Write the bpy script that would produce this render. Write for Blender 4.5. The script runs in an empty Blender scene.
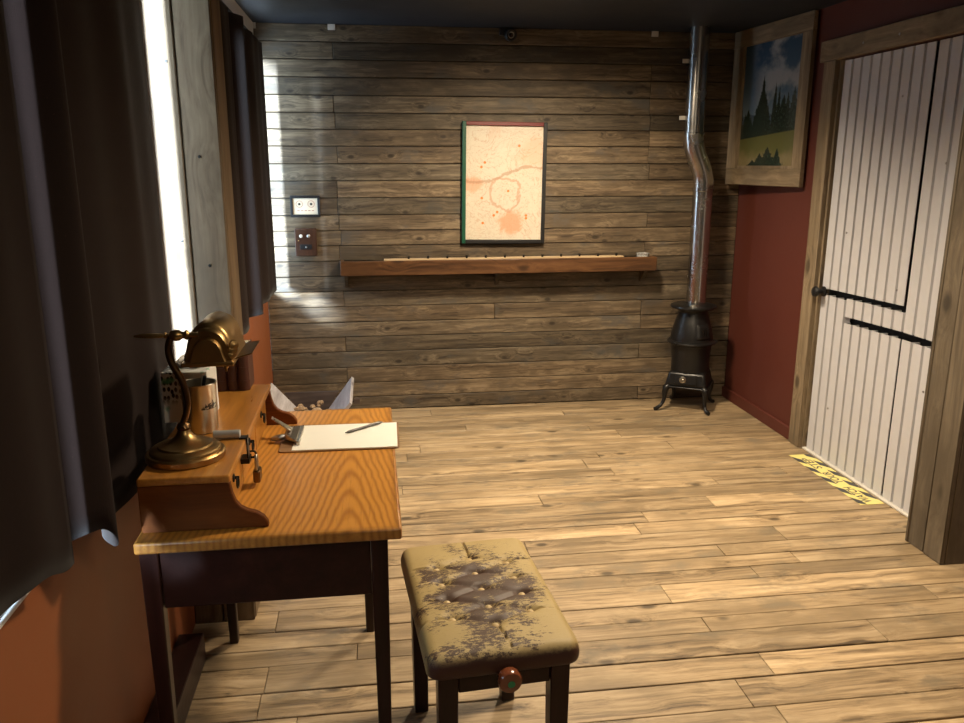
import bpy, bmesh, math, random
from mathutils import Vector, Matrix
R = math.radians
PI = math.pi
rnd = random.Random(7)
scene = bpy.context.scene
COL = scene.collection

# ------------------------------------------------------------------ node helper
class NT:
    def __init__(s, name):
        s.m = bpy.data.materials.new(name); s.m.use_nodes = True
        s.t = s.m.node_tree; s.t.nodes.clear()
        s.out = s.t.nodes.new('ShaderNodeOutputMaterial')
    def n(s, typ, **kw):
        nd = s.t.nodes.new(typ)
        for k, v in kw.items(): setattr(nd, k, v)
        return nd
    def l(s, a, b): s.t.links.new(a, b)
    def put(s, inp, v):
        if v is None: return
        if isinstance(v, (int, float)): inp.default_value = v
        elif isinstance(v, (tuple, list)):
            v = tuple(v)
            if hasattr(inp.default_value, '__len__') and len(inp.default_value) == 4 and len(v) == 3: v = v + (1,)
            inp.default_value = v
        else: s.l(v, inp)
    def math(s, op, a, b=None, c=None, clamp=False):
        nd = s.n('ShaderNodeMath', operation=op, use_clamp=clamp)
        s.put(nd.inputs[0], a); s.put(nd.inputs[1], b); s.put(nd.inputs[2], c)
        return nd.outputs[0]
    def vmath(s, op, a, b=None):
        nd = s.n('ShaderNodeVectorMath', operation=op)
        s.put(nd.inputs[0], a); s.put(nd.inputs[1], b)
        return nd.outputs[0]
    def co(s, which='Object'): return s.n('ShaderNodeTexCoord').outputs[which]
    def xyz(s, v):
        nd = s.n('ShaderNodeSeparateXYZ'); s.put(nd.inputs[0], v); return nd.outputs
    def comb(s, x, y, z):
        nd = s.n('ShaderNodeCombineXYZ'); s.put(nd.inputs[0], x); s.put(nd.inputs[1], y); s.put(nd.inputs[2], z); return nd.outputs[0]
    def noise(s, v, scale=5, detail=4, rough=.6, dist=0):
        nd = s.n('ShaderNodeTexNoise'); s.put(nd.inputs['Vector'], v)
        nd.inputs['Scale'].default_value = scale; nd.inputs['Detail'].default_value = detail
        nd.inputs['Roughness'].default_value = rough; nd.inputs['Distortion'].default_value = dist
        return nd.outputs[0]
    def voro(s, v, scale=5):
        nd = s.n('ShaderNodeTexVoronoi'); s.put(nd.inputs['Vector'], v); nd.inputs['Scale'].default_value = scale
        return nd.outputs['Distance']
    def ramp(s, f, stops):
        nd = s.n('ShaderNodeValToRGB'); s.put(nd.inputs[0], f)
        e = nd.color_ramp.elements
        while len(e) < len(stops): e.new(.5)
        for i, (p, c) in enumerate(stops):
            e[i].position = p
            if isinstance(c, (int, float)): c = (c, c, c)
            e[i].color = tuple(c) + (1,)
        return nd.outputs[0]
    def smooth(s, f, a, b):
        nd = s.n('ShaderNodeMapRange'); nd.interpolation_type = 'SMOOTHSTEP'
        s.put(nd.inputs[0], f); nd.inputs[1].default_value = a; nd.inputs[2].default_value = b
        return nd.outputs[0]
    def mix(s, f, a, b, mode='MIX'):
        nd = s.n('ShaderNodeMix', data_type='RGBA', blend_type=mode)
        s.put(nd.inputs[0], f); s.put(nd.inputs[6], a); s.put(nd.inputs[7], b)
        return nd.outputs[2]
    def done(s, color, rough=.5, metal=0, bump=None, bstr=.3, bdist=.01, spec=.5, coat=0, **kw):
        b = s.n('ShaderNodeBsdfPrincipled')
        s.put(b.inputs['Base Color'], color); s.put(b.inputs['Roughness'], rough); s.put(b.inputs['Metallic'], metal)
        b.inputs['Specular IOR Level'].default_value = spec
        b.inputs['Coat Weight'].default_value = coat; b.inputs['Coat Roughness'].default_value = .15
        for k, v in kw.items(): s.put(b.inputs[k], v)
        if bump is not None:
            bn = s.n('ShaderNodeBump'); s.put(bn.inputs['Height'], bump)
            bn.inputs['Strength'].default_value = bstr; bn.inputs['Distance'].default_value = bdist
            s.l(bn.outputs[0], b.inputs['Normal'])
        s.l(b.outputs[0], s.out.inputs[0])
        return s.m

def plain(name, col, rough=.5, metal=0, vary=.15, nscale=30, spec=.5, coat=0, bstr=.1):
    t = NT(name); v = t.co()
    f = t.noise(v, nscale, 4)
    c = t.mix(f, tuple(x*(1-vary) for x in col), tuple(min(1, x*(1+vary)) for x in col))
    r = t.math('MULTIPLY_ADD', f, .2, rough-.1)
    return t.done(c, r, metal, bump=f, bstr=bstr, bdist=.002, spec=spec, coat=coat)

def wood(name, dark, mid, light, axis='x', island=True, rough=.55, tone=(.75, 1.15), knots=True, gs=1.0, spec=.4, coat=0, bstr=.35, wear=None, knot_size=.16, holes=True, tint=None):
    """Board wood, grain along axis; each loose board gets its own offset and tone."""
    t = NT(name); v = t.co()
    rv = t.n('ShaderNodeNewGeometry').outputs['Random Per Island'] if island else .37
    off = t.math('MULTIPLY', rv, 37.0)
    v = t.vmath('ADD', v, t.comb(off, t.math('MULTIPLY', rv, 91.0), t.math('MULTIPLY', rv, 53.0)))
    st = {'x': (1.1, 22, 22), 'y': (22, 1.1, 22), 'z': (22, 22, 1.1)}[axis]
    st = tuple(k*gs for k in st)
    wob = t.noise(v, 2.2*gs, 2)
    vs = t.vmath('MULTIPLY', v, st)
    vs = t.vmath('ADD', vs, t.comb(t.math('MULTIPLY', wob, 1.6), t.math('MULTIPLY', wob, 1.6), t.math('MULTIPLY', wob, 1.6)))
    kst = {'x': (.55, 1, 1), 'y': (1, .55, 1), 'z': (1, 1, .55)}[axis]
    kv = t.vmath('MULTIPLY', v, kst)
    kd = t.voro(kv, 5.0*gs)
    warp = t.smooth(kd, .45, .0)
    vs = t.vmath('ADD', vs, t.comb(t.math('MULTIPLY', warp, .8), t.math('MULTIPLY', warp, .8), t.math('MULTIPLY', warp, .8)))
    fine = t.noise(vs, 2.2, 6, .68)
    rings = t.noise(vs, .75, 3, .5)
    blotch = t.noise(t.vmath('MULTIPLY', v, kst), 3.1*gs, 4, .6)
    f = t.math('ADD', t.math('MULTIPLY', fine, .55), t.math('MULTIPLY', rings, .45))
    c = t.ramp(f, [(.36, dark), (.5, mid), (.64, light)])
    c = t.mix(t.smooth(blotch, .42, .75), c, tuple(x*.62 for x in mid))
    if wear:
        c = t.mix(t.smooth(t.noise(t.vmath('MULTIPLY', v, kst), 6.5, 5, .65), .52, .72), c, wear)
    if tint:
        c = t.mix(t.smooth(t.math('FRACT', t.math('MULTIPLY', rv, 7.31)), .45, .95), c, t.mix(1.0, c, tint, 'MULTIPLY'))
    if knots:
        k = t.smooth(kd, knot_size, knot_size*.35)
        c = t.mix(t.math('MULTIPLY', k, .75), c, tuple(x*.35 for x in dark))
    tn = t.math('MULTIPLY_ADD', t.math('FRACT', t.math('MULTIPLY', rv, 13.7)), tone[1]-tone[0], tone[0])
    c = t.mix(1.0, c, t.comb(tn, tn, tn), 'MULTIPLY')
    r = t.math('MULTIPLY_ADD', fine, .25, rough-.12)
    return t.done(c, r, 0, bump=f, bstr=bstr, bdist=.004, spec=spec, coat=coat)

# ------------------------------------------------------------------ mesh builder
class MB:
    def __init__(s): s.bm = bmesh.new()
    def _x(s, vs, M):
        for v in vs: v.co = M @ v.co
    def box(s, x0, x1, y0, y1, z0, z1, M=None):
        p = [(x0,y0,z0),(x1,y0,z0),(x1,y1,z0),(x0,y1,z0),(x0,y0,z1),(x1,y0,z1),(x1,y1,z1),(x0,y1,z1)]
        vs = [s.bm.verts.new(q) for q in p]
        for f in ((3,2,1,0),(4,5,6,7),(0,1,5,4),(1,2,6,5),(2,3,7,6),(3,0,4,7)): s.bm.faces.new([vs[i] for i in f])
        if M: s._x(vs, M)
        return s
    def hexa(s, b, t):
        vs = [s.bm.verts.new(q) for q in list(b)+list(t)]
        for f in ((3,2,1,0),(4,5,6,7),(0,1,5,4),(1,2,6,5),(2,3,7,6),(3,0,4,7)): s.bm.faces.new([vs[i] for i in f])
        return s
    def prism(s, pts, d, M=None):
        """polygon pts (3-D) extruded by vector d"""
        d = Vector(d); a = [s.bm.verts.new(p) for p in pts]; b = [s.bm.verts.new(Vector(p)+d) for p in pts]
        n = len(pts)
        s.bm.faces.new(a[::-1]); s.bm.faces.new(b)
        for i in range(n): s.bm.faces.new([a[i], a[(i+1)%n], b[(i+1)%n], b[i]])
        if M: s._x(a+b, M)
        return s
    def lathe(s, prof, c=(0,0,0), seg=32, M=None, arc=None):
        """prof: (r, z) list, turned about z at c"""
        rings = []
        allv = []
        for r, z in prof:
            if r < 1e-6:
                v = s.bm.verts.new((c[0], c[1], c[2]+z)); rings.append([v]); allv.append(v)
            else:
                rg = [s.bm.verts.new((c[0]+r*math.cos(2*PI*i/seg), c[1]+r*math.sin(2*PI*i/seg), c[2]+z)) for i in range(seg)]
                rings.append(rg); allv += rg
        for a, b in zip(rings, rings[1:]):
            for i in range(seg):
                j = (i+1) % seg
                if len(a) == 1 and len(b) == 1: break
                if len(a) == 1: s.bm.faces.new([a[0], b[j], b[i]])
                elif len(b) == 1: s.bm.faces.new([a[i], a[j], b[0]])
                else: s.bm.faces.new([a[i], a[j], b[j], b[i]])
        for rg, fl in ((rings[0], True), (rings[-1], False)):
            if len(rg) > 1: s.bm.faces.new(rg[::-1] if fl else rg)
        if M: s._x(allv, M)
        return s
    def cyl(s, p0, p1, r0, r1=None, seg=20):
        r1 = r0 if r1 is None else r1
        p0 = Vector(p0); p1 = Vector(p1); d = p1-p0
        q = Vector((0,0,1)).rotation_difference(d.normalized()).to_matrix().to_4x4()
        return s.lathe([(r0, 0), (r1, d.length)], seg=seg, M=Matrix.Translation(p0) @ q)
    def turned(s, prof, p0, direction, seg=24):
        q = Vector((0,0,1)).rotation_difference(Vector(direction).normalized()).to_matrix().to_4x4()
        return s.lathe(prof, seg=seg, M=Matrix.Translation(Vector(p0)) @ q)
    def tube(s, pts, rad, seg=12, sub=1, flat=1.0):
        pts = [Vector(p) for p in pts]
        if not hasattr(rad, '__len__'): rad = [rad]*len(pts)
        if sub > 1:
            P, Q = [], []
            n = len(pts)
            for i in range(n-1):
                a, b, c, d = pts[max(i-1,0)], pts[i], pts[i+1], pts[min(i+2,n-1)]
                for k in range(sub):
                    u = k/sub
                    P.append(.5*((2*b)+(c-a)*u+(2*a-5*b+4*c-d)*u*u+(3*b-a-3*c+d)*u**3)); Q.append(rad[i]*(1-u)+rad[i+1]*u)
            P.append(pts[-1]); Q.append(rad[-1]); pts, rad = P, Q
        up = None; prev = None
        for i, p in enumerate(pts):
            t = (pts[min(i+1,len(pts)-1)]-pts[max(i-1,0)]).normalized()
            if up is None:
                up = Vector((0,0,1)) if abs(t.z) < .9 else Vector((0,1,0))
            a = t.cross(up).normalized(); up = a.cross(t).normalized()
            rg = [s.bm.verts.new(p + a*(rad[i]*math.cos(2*PI*k/seg)) + up*(rad[i]*flat*math.sin(2*PI*k/seg))) for k in range(seg)]
            if prev:
                for k in range(seg): s.bm.faces.new([prev[k], prev[(k+1)%seg], rg[(k+1)%seg], rg[k]])
            else: s.bm.faces.new(rg[::-1])
            prev = rg
        s.bm.faces.new(prev)
        return s
    def ball(s, c, r, sc=(1,1,1), seg=20):
        n = seg//2
        prof = [(0,-r)]+[(r*math.cos(-PI/2+PI*i/n), r*math.sin(-PI/2+PI*i/n)) for i in range(1,n)]+[(0,r)]
        return s.lathe(prof, seg=seg, M=Matrix.Translation(Vector(c)) @ Matrix.Diagonal((*sc,1)))
    def grid(s, fn, nu, nv):
        g = [[s.bm.verts.new(fn(i/nu, j/nv)) for j in range(nv+1)] for i in range(nu+1)]
        for i in range(nu):
            for j in range(nv): s.bm.faces.new([g[i][j], g[i+1][j], g[i+1][j+1], g[i][j+1]])
        return g
    def build(s, name, mat, parent=None, bevel=0, smooth=True, seg=2, loc=None, solid=0):
        bmesh.ops.recalc_face_normals(s.bm, faces=s.bm.faces)
        me = bpy.data.meshes.new(name); s.bm.to_mesh(me); s.bm.free()
        o = bpy.data.objects.new(name, me); COL.objects.link(o)
        if mat: me.materials.append(mat)
        if smooth:
            for p in me.polygons: p.use_smooth = True
            try: me.set_sharp_from_angle(angle=R(38))
            except Exception: pass
        if solid:
            m = o.modifiers.new('solid', 'SOLIDIFY'); m.thickness = solid; m.offset = 0
        if bevel:
            m = o.modifiers.new('bev', 'BEVEL'); m.width = bevel; m.segments = seg; m.limit_method = 'ANGLE'; m.angle_limit = R(40)
            m.harden_normals = False
        if loc: o.location = loc
        if parent: o.parent = parent
        return o

def tag(o, label=None, cat=None, group=None, kind=None):
    if label: o['label'] = label
    if cat: o['category'] = cat
    if group: o['group'] = group
    if kind: o['kind'] = kind
    return o
def thing(name, label, cat, loc=(0,0,0), rz=0, group=None):
    o = bpy.data.objects.new(name, None); COL.objects.link(o)
    o.location = loc; o.rotation_euler = (0, 0, rz); o.empty_display_size = .05
    return tag(o, label, cat, group)
def struct(o, label, cat): return tag(o, label, cat, kind='structure')
def copy_tree(o, parent=None):
    c = o.copy(); COL.objects.link(c); c.parent = parent
    for ch in o.children: copy_tree(ch, c)
    return c

# ------------------------------------------------------------------ materials
M = {}
M['floor'] = wood('weathered_floor_boards', (.095,.062,.032), (.335,.238,.132), (.49,.37,.225), 'x', rough=.5, tone=(.72,1.14), wear=(.19,.148,.095), spec=.45, knot_size=.15, gs=1.35)
M['wall_boards'] = wood('grey_brown_wall_boards', (.034,.023,.014), (.125,.090,.055), (.24,.18,.112), 'x', rough=.6, tone=(.6,1.22), wear=(.085,.073,.060), spec=.3, gs=1.8, knot_size=.15, tint=(.85,.92,1.0))
M['trim'] = wood('weathered_trim_wood', (.10,.072,.043), (.205,.152,.093), (.30,.23,.148), 'z', rough=.6, tone=(.85,1.05), spec=.3)
M['trim_y'] = wood('weathered_trim_wood_level', (.10,.072,.043), (.205,.152,.093), (.30,.23,.148), 'y', rough=.6, tone=(.85,1.05), spec=.3)
M['post'] = wood('greyed_post_boards', (.085,.054,.028), (.165,.112,.064), (.235,.168,.10), 'z', rough=.6, tone=(.85,1.1), spec=.3)
M['column'] = wood('brown_column_boards', (.07,.054,.037), (.125,.098,.067), (.18,.143,.10), 'z', rough=.6, tone=(.85,1.1), spec=.3)
M['ceiling'] = plain('dark_navy_ceiling', (.007,.010,.017), .62, 0, .2, 3)
M['red'] = plain('dark_red_paint', (.088,.0185,.010), .6, 0, .06, 4)
M['orange'] = plain('red_orange_paint', (.26,.078,.024), .5, 0, .06, 4)
M['black'] = plain('black_gap', (.006,.006,.007), .7)
M['black_paint'] = plain('black_frame', (.004,.004,.005), .5)
M['green_paint'] = plain('green_frame', (.005,.065,.035), .4)
M['red_paint'] = plain('red_frame', (.13,.012,.011), .4)
M['shelf'] = wood('red_brown_shelf', (.035,.014,.005), (.10,.044,.016), (.16,.075,.03), 'x', rough=.45, tone=(.95,1.05), island=False)
M['lath'] = wood('pale_lath', (.40,.27,.14), (.62,.45,.26), (.7,.53,.33), 'x', rough=.5, island=False, knots=False)
M['white_metal'] = plain('white_painted_metal', (.52,.515,.535), .36, 0, .05, 12, spec=.5)
M['cast_iron'] = plain('black_cast_iron', (.009,.0085,.0085), .34, .25, .3, 60)
M['galv'] = None
M['dark_wood'] = wood('dark_red_mahogany', (.012,.0035,.0025), (.024,.0065,.0045), (.038,.011,.007), 'z', rough=.35, island=False, knots=False, tone=(.95,1.05), coat=.06, spec=.3)
M['dark_wood_y'] = wood('dark_red_mahogany_level', (.012,.0035,.0025), (.024,.0065,.0045), (.038,.011,.007), 'y', rough=.35, island=False, knots=False, tone=(.95,1.05), coat=.06, spec=.3)
M['glass'] = None
M['paper'] = plain('white_paper', (.84,.83,.76), .7, 0, .02)
M['hardboard'] = wood('brown_hardboard', (.22,.12,.055), (.34,.19,.09), (.42,.25,.13), 'x', rough=.5, island=False, knots=False)
M['steel'] = plain('brushed_steel', (.52,.49,.43), .3, 1, .1, 80)
M['dull_steel'] = plain('dull_grey_steel', (.36,.35,.34), .38, 1, .15, 80)
M['hasp_grey'] = plain('grey_zinc_barrel', (.42,.42,.42), .4, .3, .08, 60)
M['leather_btn'] = plain('tan_leather_button', (.46,.34,.17), .4, 0, .2, 60)
M['brass'] = plain('antique_brass', (.42,.275,.115), .36, 1, .3, 25)
M['brass_dark'] = plain('dark_bronze_brass', (.16,.095,.045), .33, 1, .35, 25)
M['iron_black'] = plain('black_iron_hardware', (.02,.018,.016), .45, .7)
M['crate'] = wood('grey_washed_crate_wood', (.27,.245,.25), (.43,.405,.415), (.56,.54,.55), 'y', rough=.6, tone=(.9,1.1))
M['crate_dark'] = wood('dark_crate_wood', (.03,.02,.018), (.06,.042,.036), (.09,.065,.055), 'x', rough=.6)
M['knob_wood'] = plain('polished_red_brown_wood', (.16,.045,.018), .2, 0, .2, 20, coat=.5)
M['green_dot'] = plain('green_sticker', (.03,.24,.10), .5)
M['yellow'] = plain('yellow_tape', (.74,.64,.22), .5, 0, .08)
M['tape_black'] = plain('worn_black_ink', (.05,.05,.055), .6)
M['book'] = plain('dark_red_brown_cloth', (.075,.025,.016), .45, 0, .2, 40)
M['book_pages'] = plain('aged_pages', (.55,.46,.30), .8)
M['cream'] = plain('cream_card', (.72,.64,.50), .6, 0, .04)
M['rust'] = plain('rust_ring_ink', (.36,.13,.08), .6)
M['red_box'] = wood('red_brown_box_wood', (.038,.015,.008), (.072,.030,.015), (.10,.046,.024), 'z', rough=.4, island=False, knots=False)
M['pale'] = plain('pale_plastic', (.62,.6,.55), .4)
M['lens'] = plain('dark_lens', (.01,.011,.014), .1, 0, coat=.5)
M['tissue'] = plain('white_tissue', (.85,.85,.84), .9)
M['pen'] = plain('grey_pen_barrel', (.10,.095,.09), .35, .5)
M['husk'] = wood('tan_husk', (.20,.12,.06), (.36,.24,.13), (.5,.36,.22), 'x', island=True, knots=False)
M['orange_dot'] = plain('orange_marker_ink', (.85,.20,.04), .5)
M['clear'] = None

def mk_glass(name, alpha=.9, tint=(1,1,1)):
    t = NT(name)
    tr = t.n('ShaderNodeBsdfTransparent'); tr.inputs[0].default_value = (*tint, 1)
    gl = t.n('ShaderNodeBsdfGlossy'); gl.inputs['Roughness'].default_value = .03
    fr = t.n('ShaderNodeLayerWeight'); fr.inputs[0].default_value = .5
    mx = t.n('ShaderNodeMixShader')
    t.l(t.math('MULTIPLY_ADD', t.math('POWER', fr.outputs['Facing'], 5.0), .9, .04), mx.inputs[0]); t.l(tr.outputs[0], mx.inputs[1]); t.l(gl.outputs[0], mx.inputs[2])
    t.l(mx.outputs[0], t.out.inputs[0])
    return t.m
M['glass'] = mk_glass('window_glass')

def mk_galv():
    t = NT('galvanised_flue'); v = t.co()
    f = t.noise(t.vmath('MULTIPLY', v, (1,1,.25)), 30, 4); g = t.noise(v, 9, 3)
    c = t.mix(f, (.33,.33,.34), (.62,.60,.57))
    return t.done(c, t.math('MULTIPLY_ADD', g, .25, .12), 1, bump=f, bstr=.08, bdist=.002)
M['galv'] = mk_galv()

def mk_fabric(name, col):
    t = NT(name); v = t.co()
    w1 = t.noise(t.vmath('MULTIPLY', v, (1,1,14)), 60, 3); w2 = t.noise(t.vmath('MULTIPLY', v, (14,14,1)), 60, 3)
    f = t.math('MULTIPLY', t.math('ADD', w1, w2), .5)
    c = t.mix(f, tuple(x*.45 for x in col), tuple(x*1.55 for x in col))
    fleck = t.smooth(t.noise(v, 240, 1), .76, .80)
    c = t.mix(t.math('MULTIPLY', fleck, .5), c, tuple(min(1, x*7) for x in col))
    d = t.n('ShaderNodeBsdfPrincipled'); t.put(d.inputs['Base Color'], c); d.inputs['Roughness'].default_value = .85
    d.inputs['Specular IOR Level'].default_value = .2; d.inputs['Sheen Weight'].default_value = .06; d.inputs['Sheen Roughness'].default_value = .4
    bn = t.n('ShaderNodeBump'); t.put(bn.inputs['Height'], f); bn.inputs['Strength'].default_value = .4; bn.inputs['Distance'].default_value = .002
    t.l(bn.outputs[0], d.inputs['Normal'])
    t.l(d.outputs[0], t.out.inputs[0]); return t.m
M['curtain'] = mk_fabric('dark_brown_curtain_cloth', (.0115,.0048,.0034))

def mk_desktop():
    t = NT('golden_pine_desk_top'); v = t.co(); x, y, z = t.xyz(v)
    # cathedral grain: long arches lying along y (object origin at the desk's centre)
    n1 = t.noise(v, 3.0, 3)
    u = t.math('ADD', t.math('ADD', x, -.17), t.math('MULTIPLY', t.math('SUBTRACT', n1, .5), .035))
    h = t.math('SQRT', t.math('ADD', t.math('MULTIPLY', u, u), .0010))
    tt = t.math('ADD', h, t.math('MULTIPLY', y, .125))
    tt = t.math('ADD', tt, t.math('MULTIPLY', t.noise(v, 8, 3), .0045))
    w = t.math('MULTIPLY_ADD', t.math('SINE', t.math('MULTIPLY', tt, 2*PI/.0155)), .5, .5)
    w = t.math('POWER', w, 1.8)
    fine = t.noise(t.vmath('MULTIPLY', v, (60,3,60)), 3, 5, .65)
    c = t.mix(w, (.60,.275,.05), (.41,.165,.026))
    c = t.mix(t.math('MULTIPLY', t.smooth(fine, .5, .8), .5), c, (.20,.075,.018))
    c = t.mix(t.smooth(t.voro(t.vmath('ADD', t.vmath('MULTIPLY', v, (1,.7,1)), (.31,.2,0)), 5), .07, .03), c, (.10,.035,.01))
    # worn darker edge
    ed = t.math('MAXIMUM', t.smooth(t.math('ABSOLUTE', x), .262, .290), t.smooth(t.math('ABSOLUTE', y), .445, .475))
    c = t.mix(t.math('MULTIPLY', t.math('MULTIPLY', ed, t.noise(v, 45, 4)), .9), c, (.11,.038,.012))
    return t.done(c, t.math('MULTIPLY_ADD', fine, .25, .2), 0, bump=w, bstr=.06, bdist=.002, coat=.18)
M['desktop'] = mk_desktop()
M['gallery'] = wood('golden_pine', (.24,.09,.014), (.44,.18,.030), (.56,.26,.05), 'y', rough=.32, island=False, tone=(.95,1.05), coat=.35, knot_size=.07)
M['gallery_end'] = wood('red_brown_pine', (.075,.020,.0045), (.14,.040,.008), (.21,.066,.014), 'x', rough=.55, island=False, tone=(.95,1.05), spec=.12, coat=0, knot_size=.06)

def mk_leather():
    t = NT('worn_tan_leather'); v = t.co(); x, y, z = t.xyz(v)
    # worn-through patches gather round the tufted middle
    ex = t.math('DIVIDE', t.math('ABSOLUTE', x), .185); ey = t.math('DIVIDE', t.math('ABSOLUTE', t.math('ADD', y, .0)), .275)
    r = t.math('SQRT', t.math('ADD', t.math('MULTIPLY', ex, ex), t.math('MULTIPLY', ey, ey)))
    big = t.noise(v, 11, 3, .6)
    fine = t.noise(t.vmath('MULTIPLY', v, (1,2.6,1.5)), 62, 8, .82)
    m = t.math('ADD', t.math('MULTIPLY', big, .62), t.math('MULTIPLY', fine, .75))
    m = t.math('SUBTRACT', m, t.math('MULTIPLY', t.math('POWER', r, 2.0), .17))
    # a scuffed front-left edge and end
    fr = t.math('MULTIPLY', t.smooth(y, -.17, -.275), t.smooth(x, .16, -.1))
    m = t.math('ADD', m, t.math('MULTIPLY', fr, .18))
    mask = t.smooth(m, .60, .632)
    tan = t.mix(t.noise(v, 6, 3), (.30,.215,.085), (.43,.325,.14))
    tan = t.mix(t.math('MULTIPLY', t.smooth(fine, .5, .75), .35), tan, (.26,.17,.06))
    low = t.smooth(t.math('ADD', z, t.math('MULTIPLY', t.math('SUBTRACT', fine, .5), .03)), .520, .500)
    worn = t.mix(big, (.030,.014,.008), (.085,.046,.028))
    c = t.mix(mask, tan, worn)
    lm = t.math('MULTIPLY', low, t.smooth(y, -.255, -.278))  # front face darkened: its shade is painted into the leather colour
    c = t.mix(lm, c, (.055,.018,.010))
    bp = t.math('SUBTRACT', fine, t.math('MULTIPLY', mask, .6))
    return t.done(c, t.math('MULTIPLY_ADD', mask, -.06, .56), 0, bump=bp, bstr=.3, bdist=.003)
M['leather'] = mk_leather()

def mk_map():
    t = NT('printed_area_map'); v = t.co(); x, y, z = t.xyz(v)   # local x right, z up, centre 0
    w = t.vmath('MULTIPLY', v, (1,0,1))
    n = t.noise(w, 5, 5, .6, .6)
    def line(f, lev, wd):
        return t.smooth(t.math('ABSOLUTE', t.math('SUBTRACT', f, lev)), wd, wd*.3)
    c = t.mix(t.noise(w, 7, 3), (.60,.55,.455), (.51,.465,.38))
    for lv in (.38, .46, .54, .62):
        c = t.mix(t.math('MULTIPLY', line(n, lv, .009), .42), c, (.42,.22,.13))
    n2 = t.noise(t.vmath('ADD', w, (3.1,0,1.7)), 14, 4, .6, .8)
    for lv in (.42, .5, .58):
        c = t.mix(t.math('MULTIPLY', line(n2, lv, .012), .25), c, (.36,.27,.17))
    pat = t.smooth(t.noise(t.vmath('ADD', w, (1.3,0,4.2)), 6, 3), .55, .68)
    c = t.mix(t.math('MULTIPLY', pat, .4), c, (.55,.36,.25))
    def blob(cx, cz, r, col, a):
        nonlocal c
        d = t.vmath('SUBTRACT', w, (cx,0,cz)); dd = t.n('ShaderNodeVectorMath', operation='LENGTH'); t.l(d, dd.inputs[0])
        f = t.math('ADD', dd.outputs['Value'], t.math('MULTIPLY', t.math('SUBTRACT', n2, .5), .12))
        c = t.mix(t.math('MULTIPLY', t.smooth(f, r, r*.55), a), c, col)
    blob(.05, -.25, .10, (.55,.26,.14), .75)
    blob(-.20, .0, .07, (.58,.28,.16), .65)
    blob(.20, .2, .12, (.60,.36,.24), .5)
    # the curved river
    arc = t.math('SUBTRACT', z, t.math('MULTIPLY_ADD', t.math('SINE', t.math('MULTIPLY', x, 9)), .05, .055))
    arc = t.math('ADD', arc, t.math('MULTIPLY', t.math('SUBTRACT', n2, .5), .05))
    c = t.mix(t.math('MULTIPLY', t.smooth(t.math('ABSOLUTE', arc), .013, .004), .6), c, (.33,.18,.10))
    ring = t.n('ShaderNodeVectorMath', operation='LENGTH'); t.l(t.vmath('SUBTRACT', w, (.0,0,-.07)), ring.inputs[0])
    rf = t.math('ADD', ring.outputs['Value'], t.math('MULTIPLY', t.math('SUBTRACT', n, .5), .15))
    c = t.mix(t.math('MULTIPLY', line(rf, .10, .012), .6), c, (.42,.22,.13))
    g = t.math('MINIMUM', t.math('ABSOLUTE', t.math('SUBTRACT', t.math('FRACT', t.math('MULTIPLY', x, 8)), .5)), t.math('ABSOLUTE', t.math('SUBTRACT', t.math('FRACT', t.math('MULTIPLY', z, 8)), .5)))
    c = t.mix(t.math('MULTIPLY', t.smooth(g, .018, .006), .22), c, (.45,.40,.33))
    return t.done(c, .45)
M['map'] = mk_map()

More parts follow.
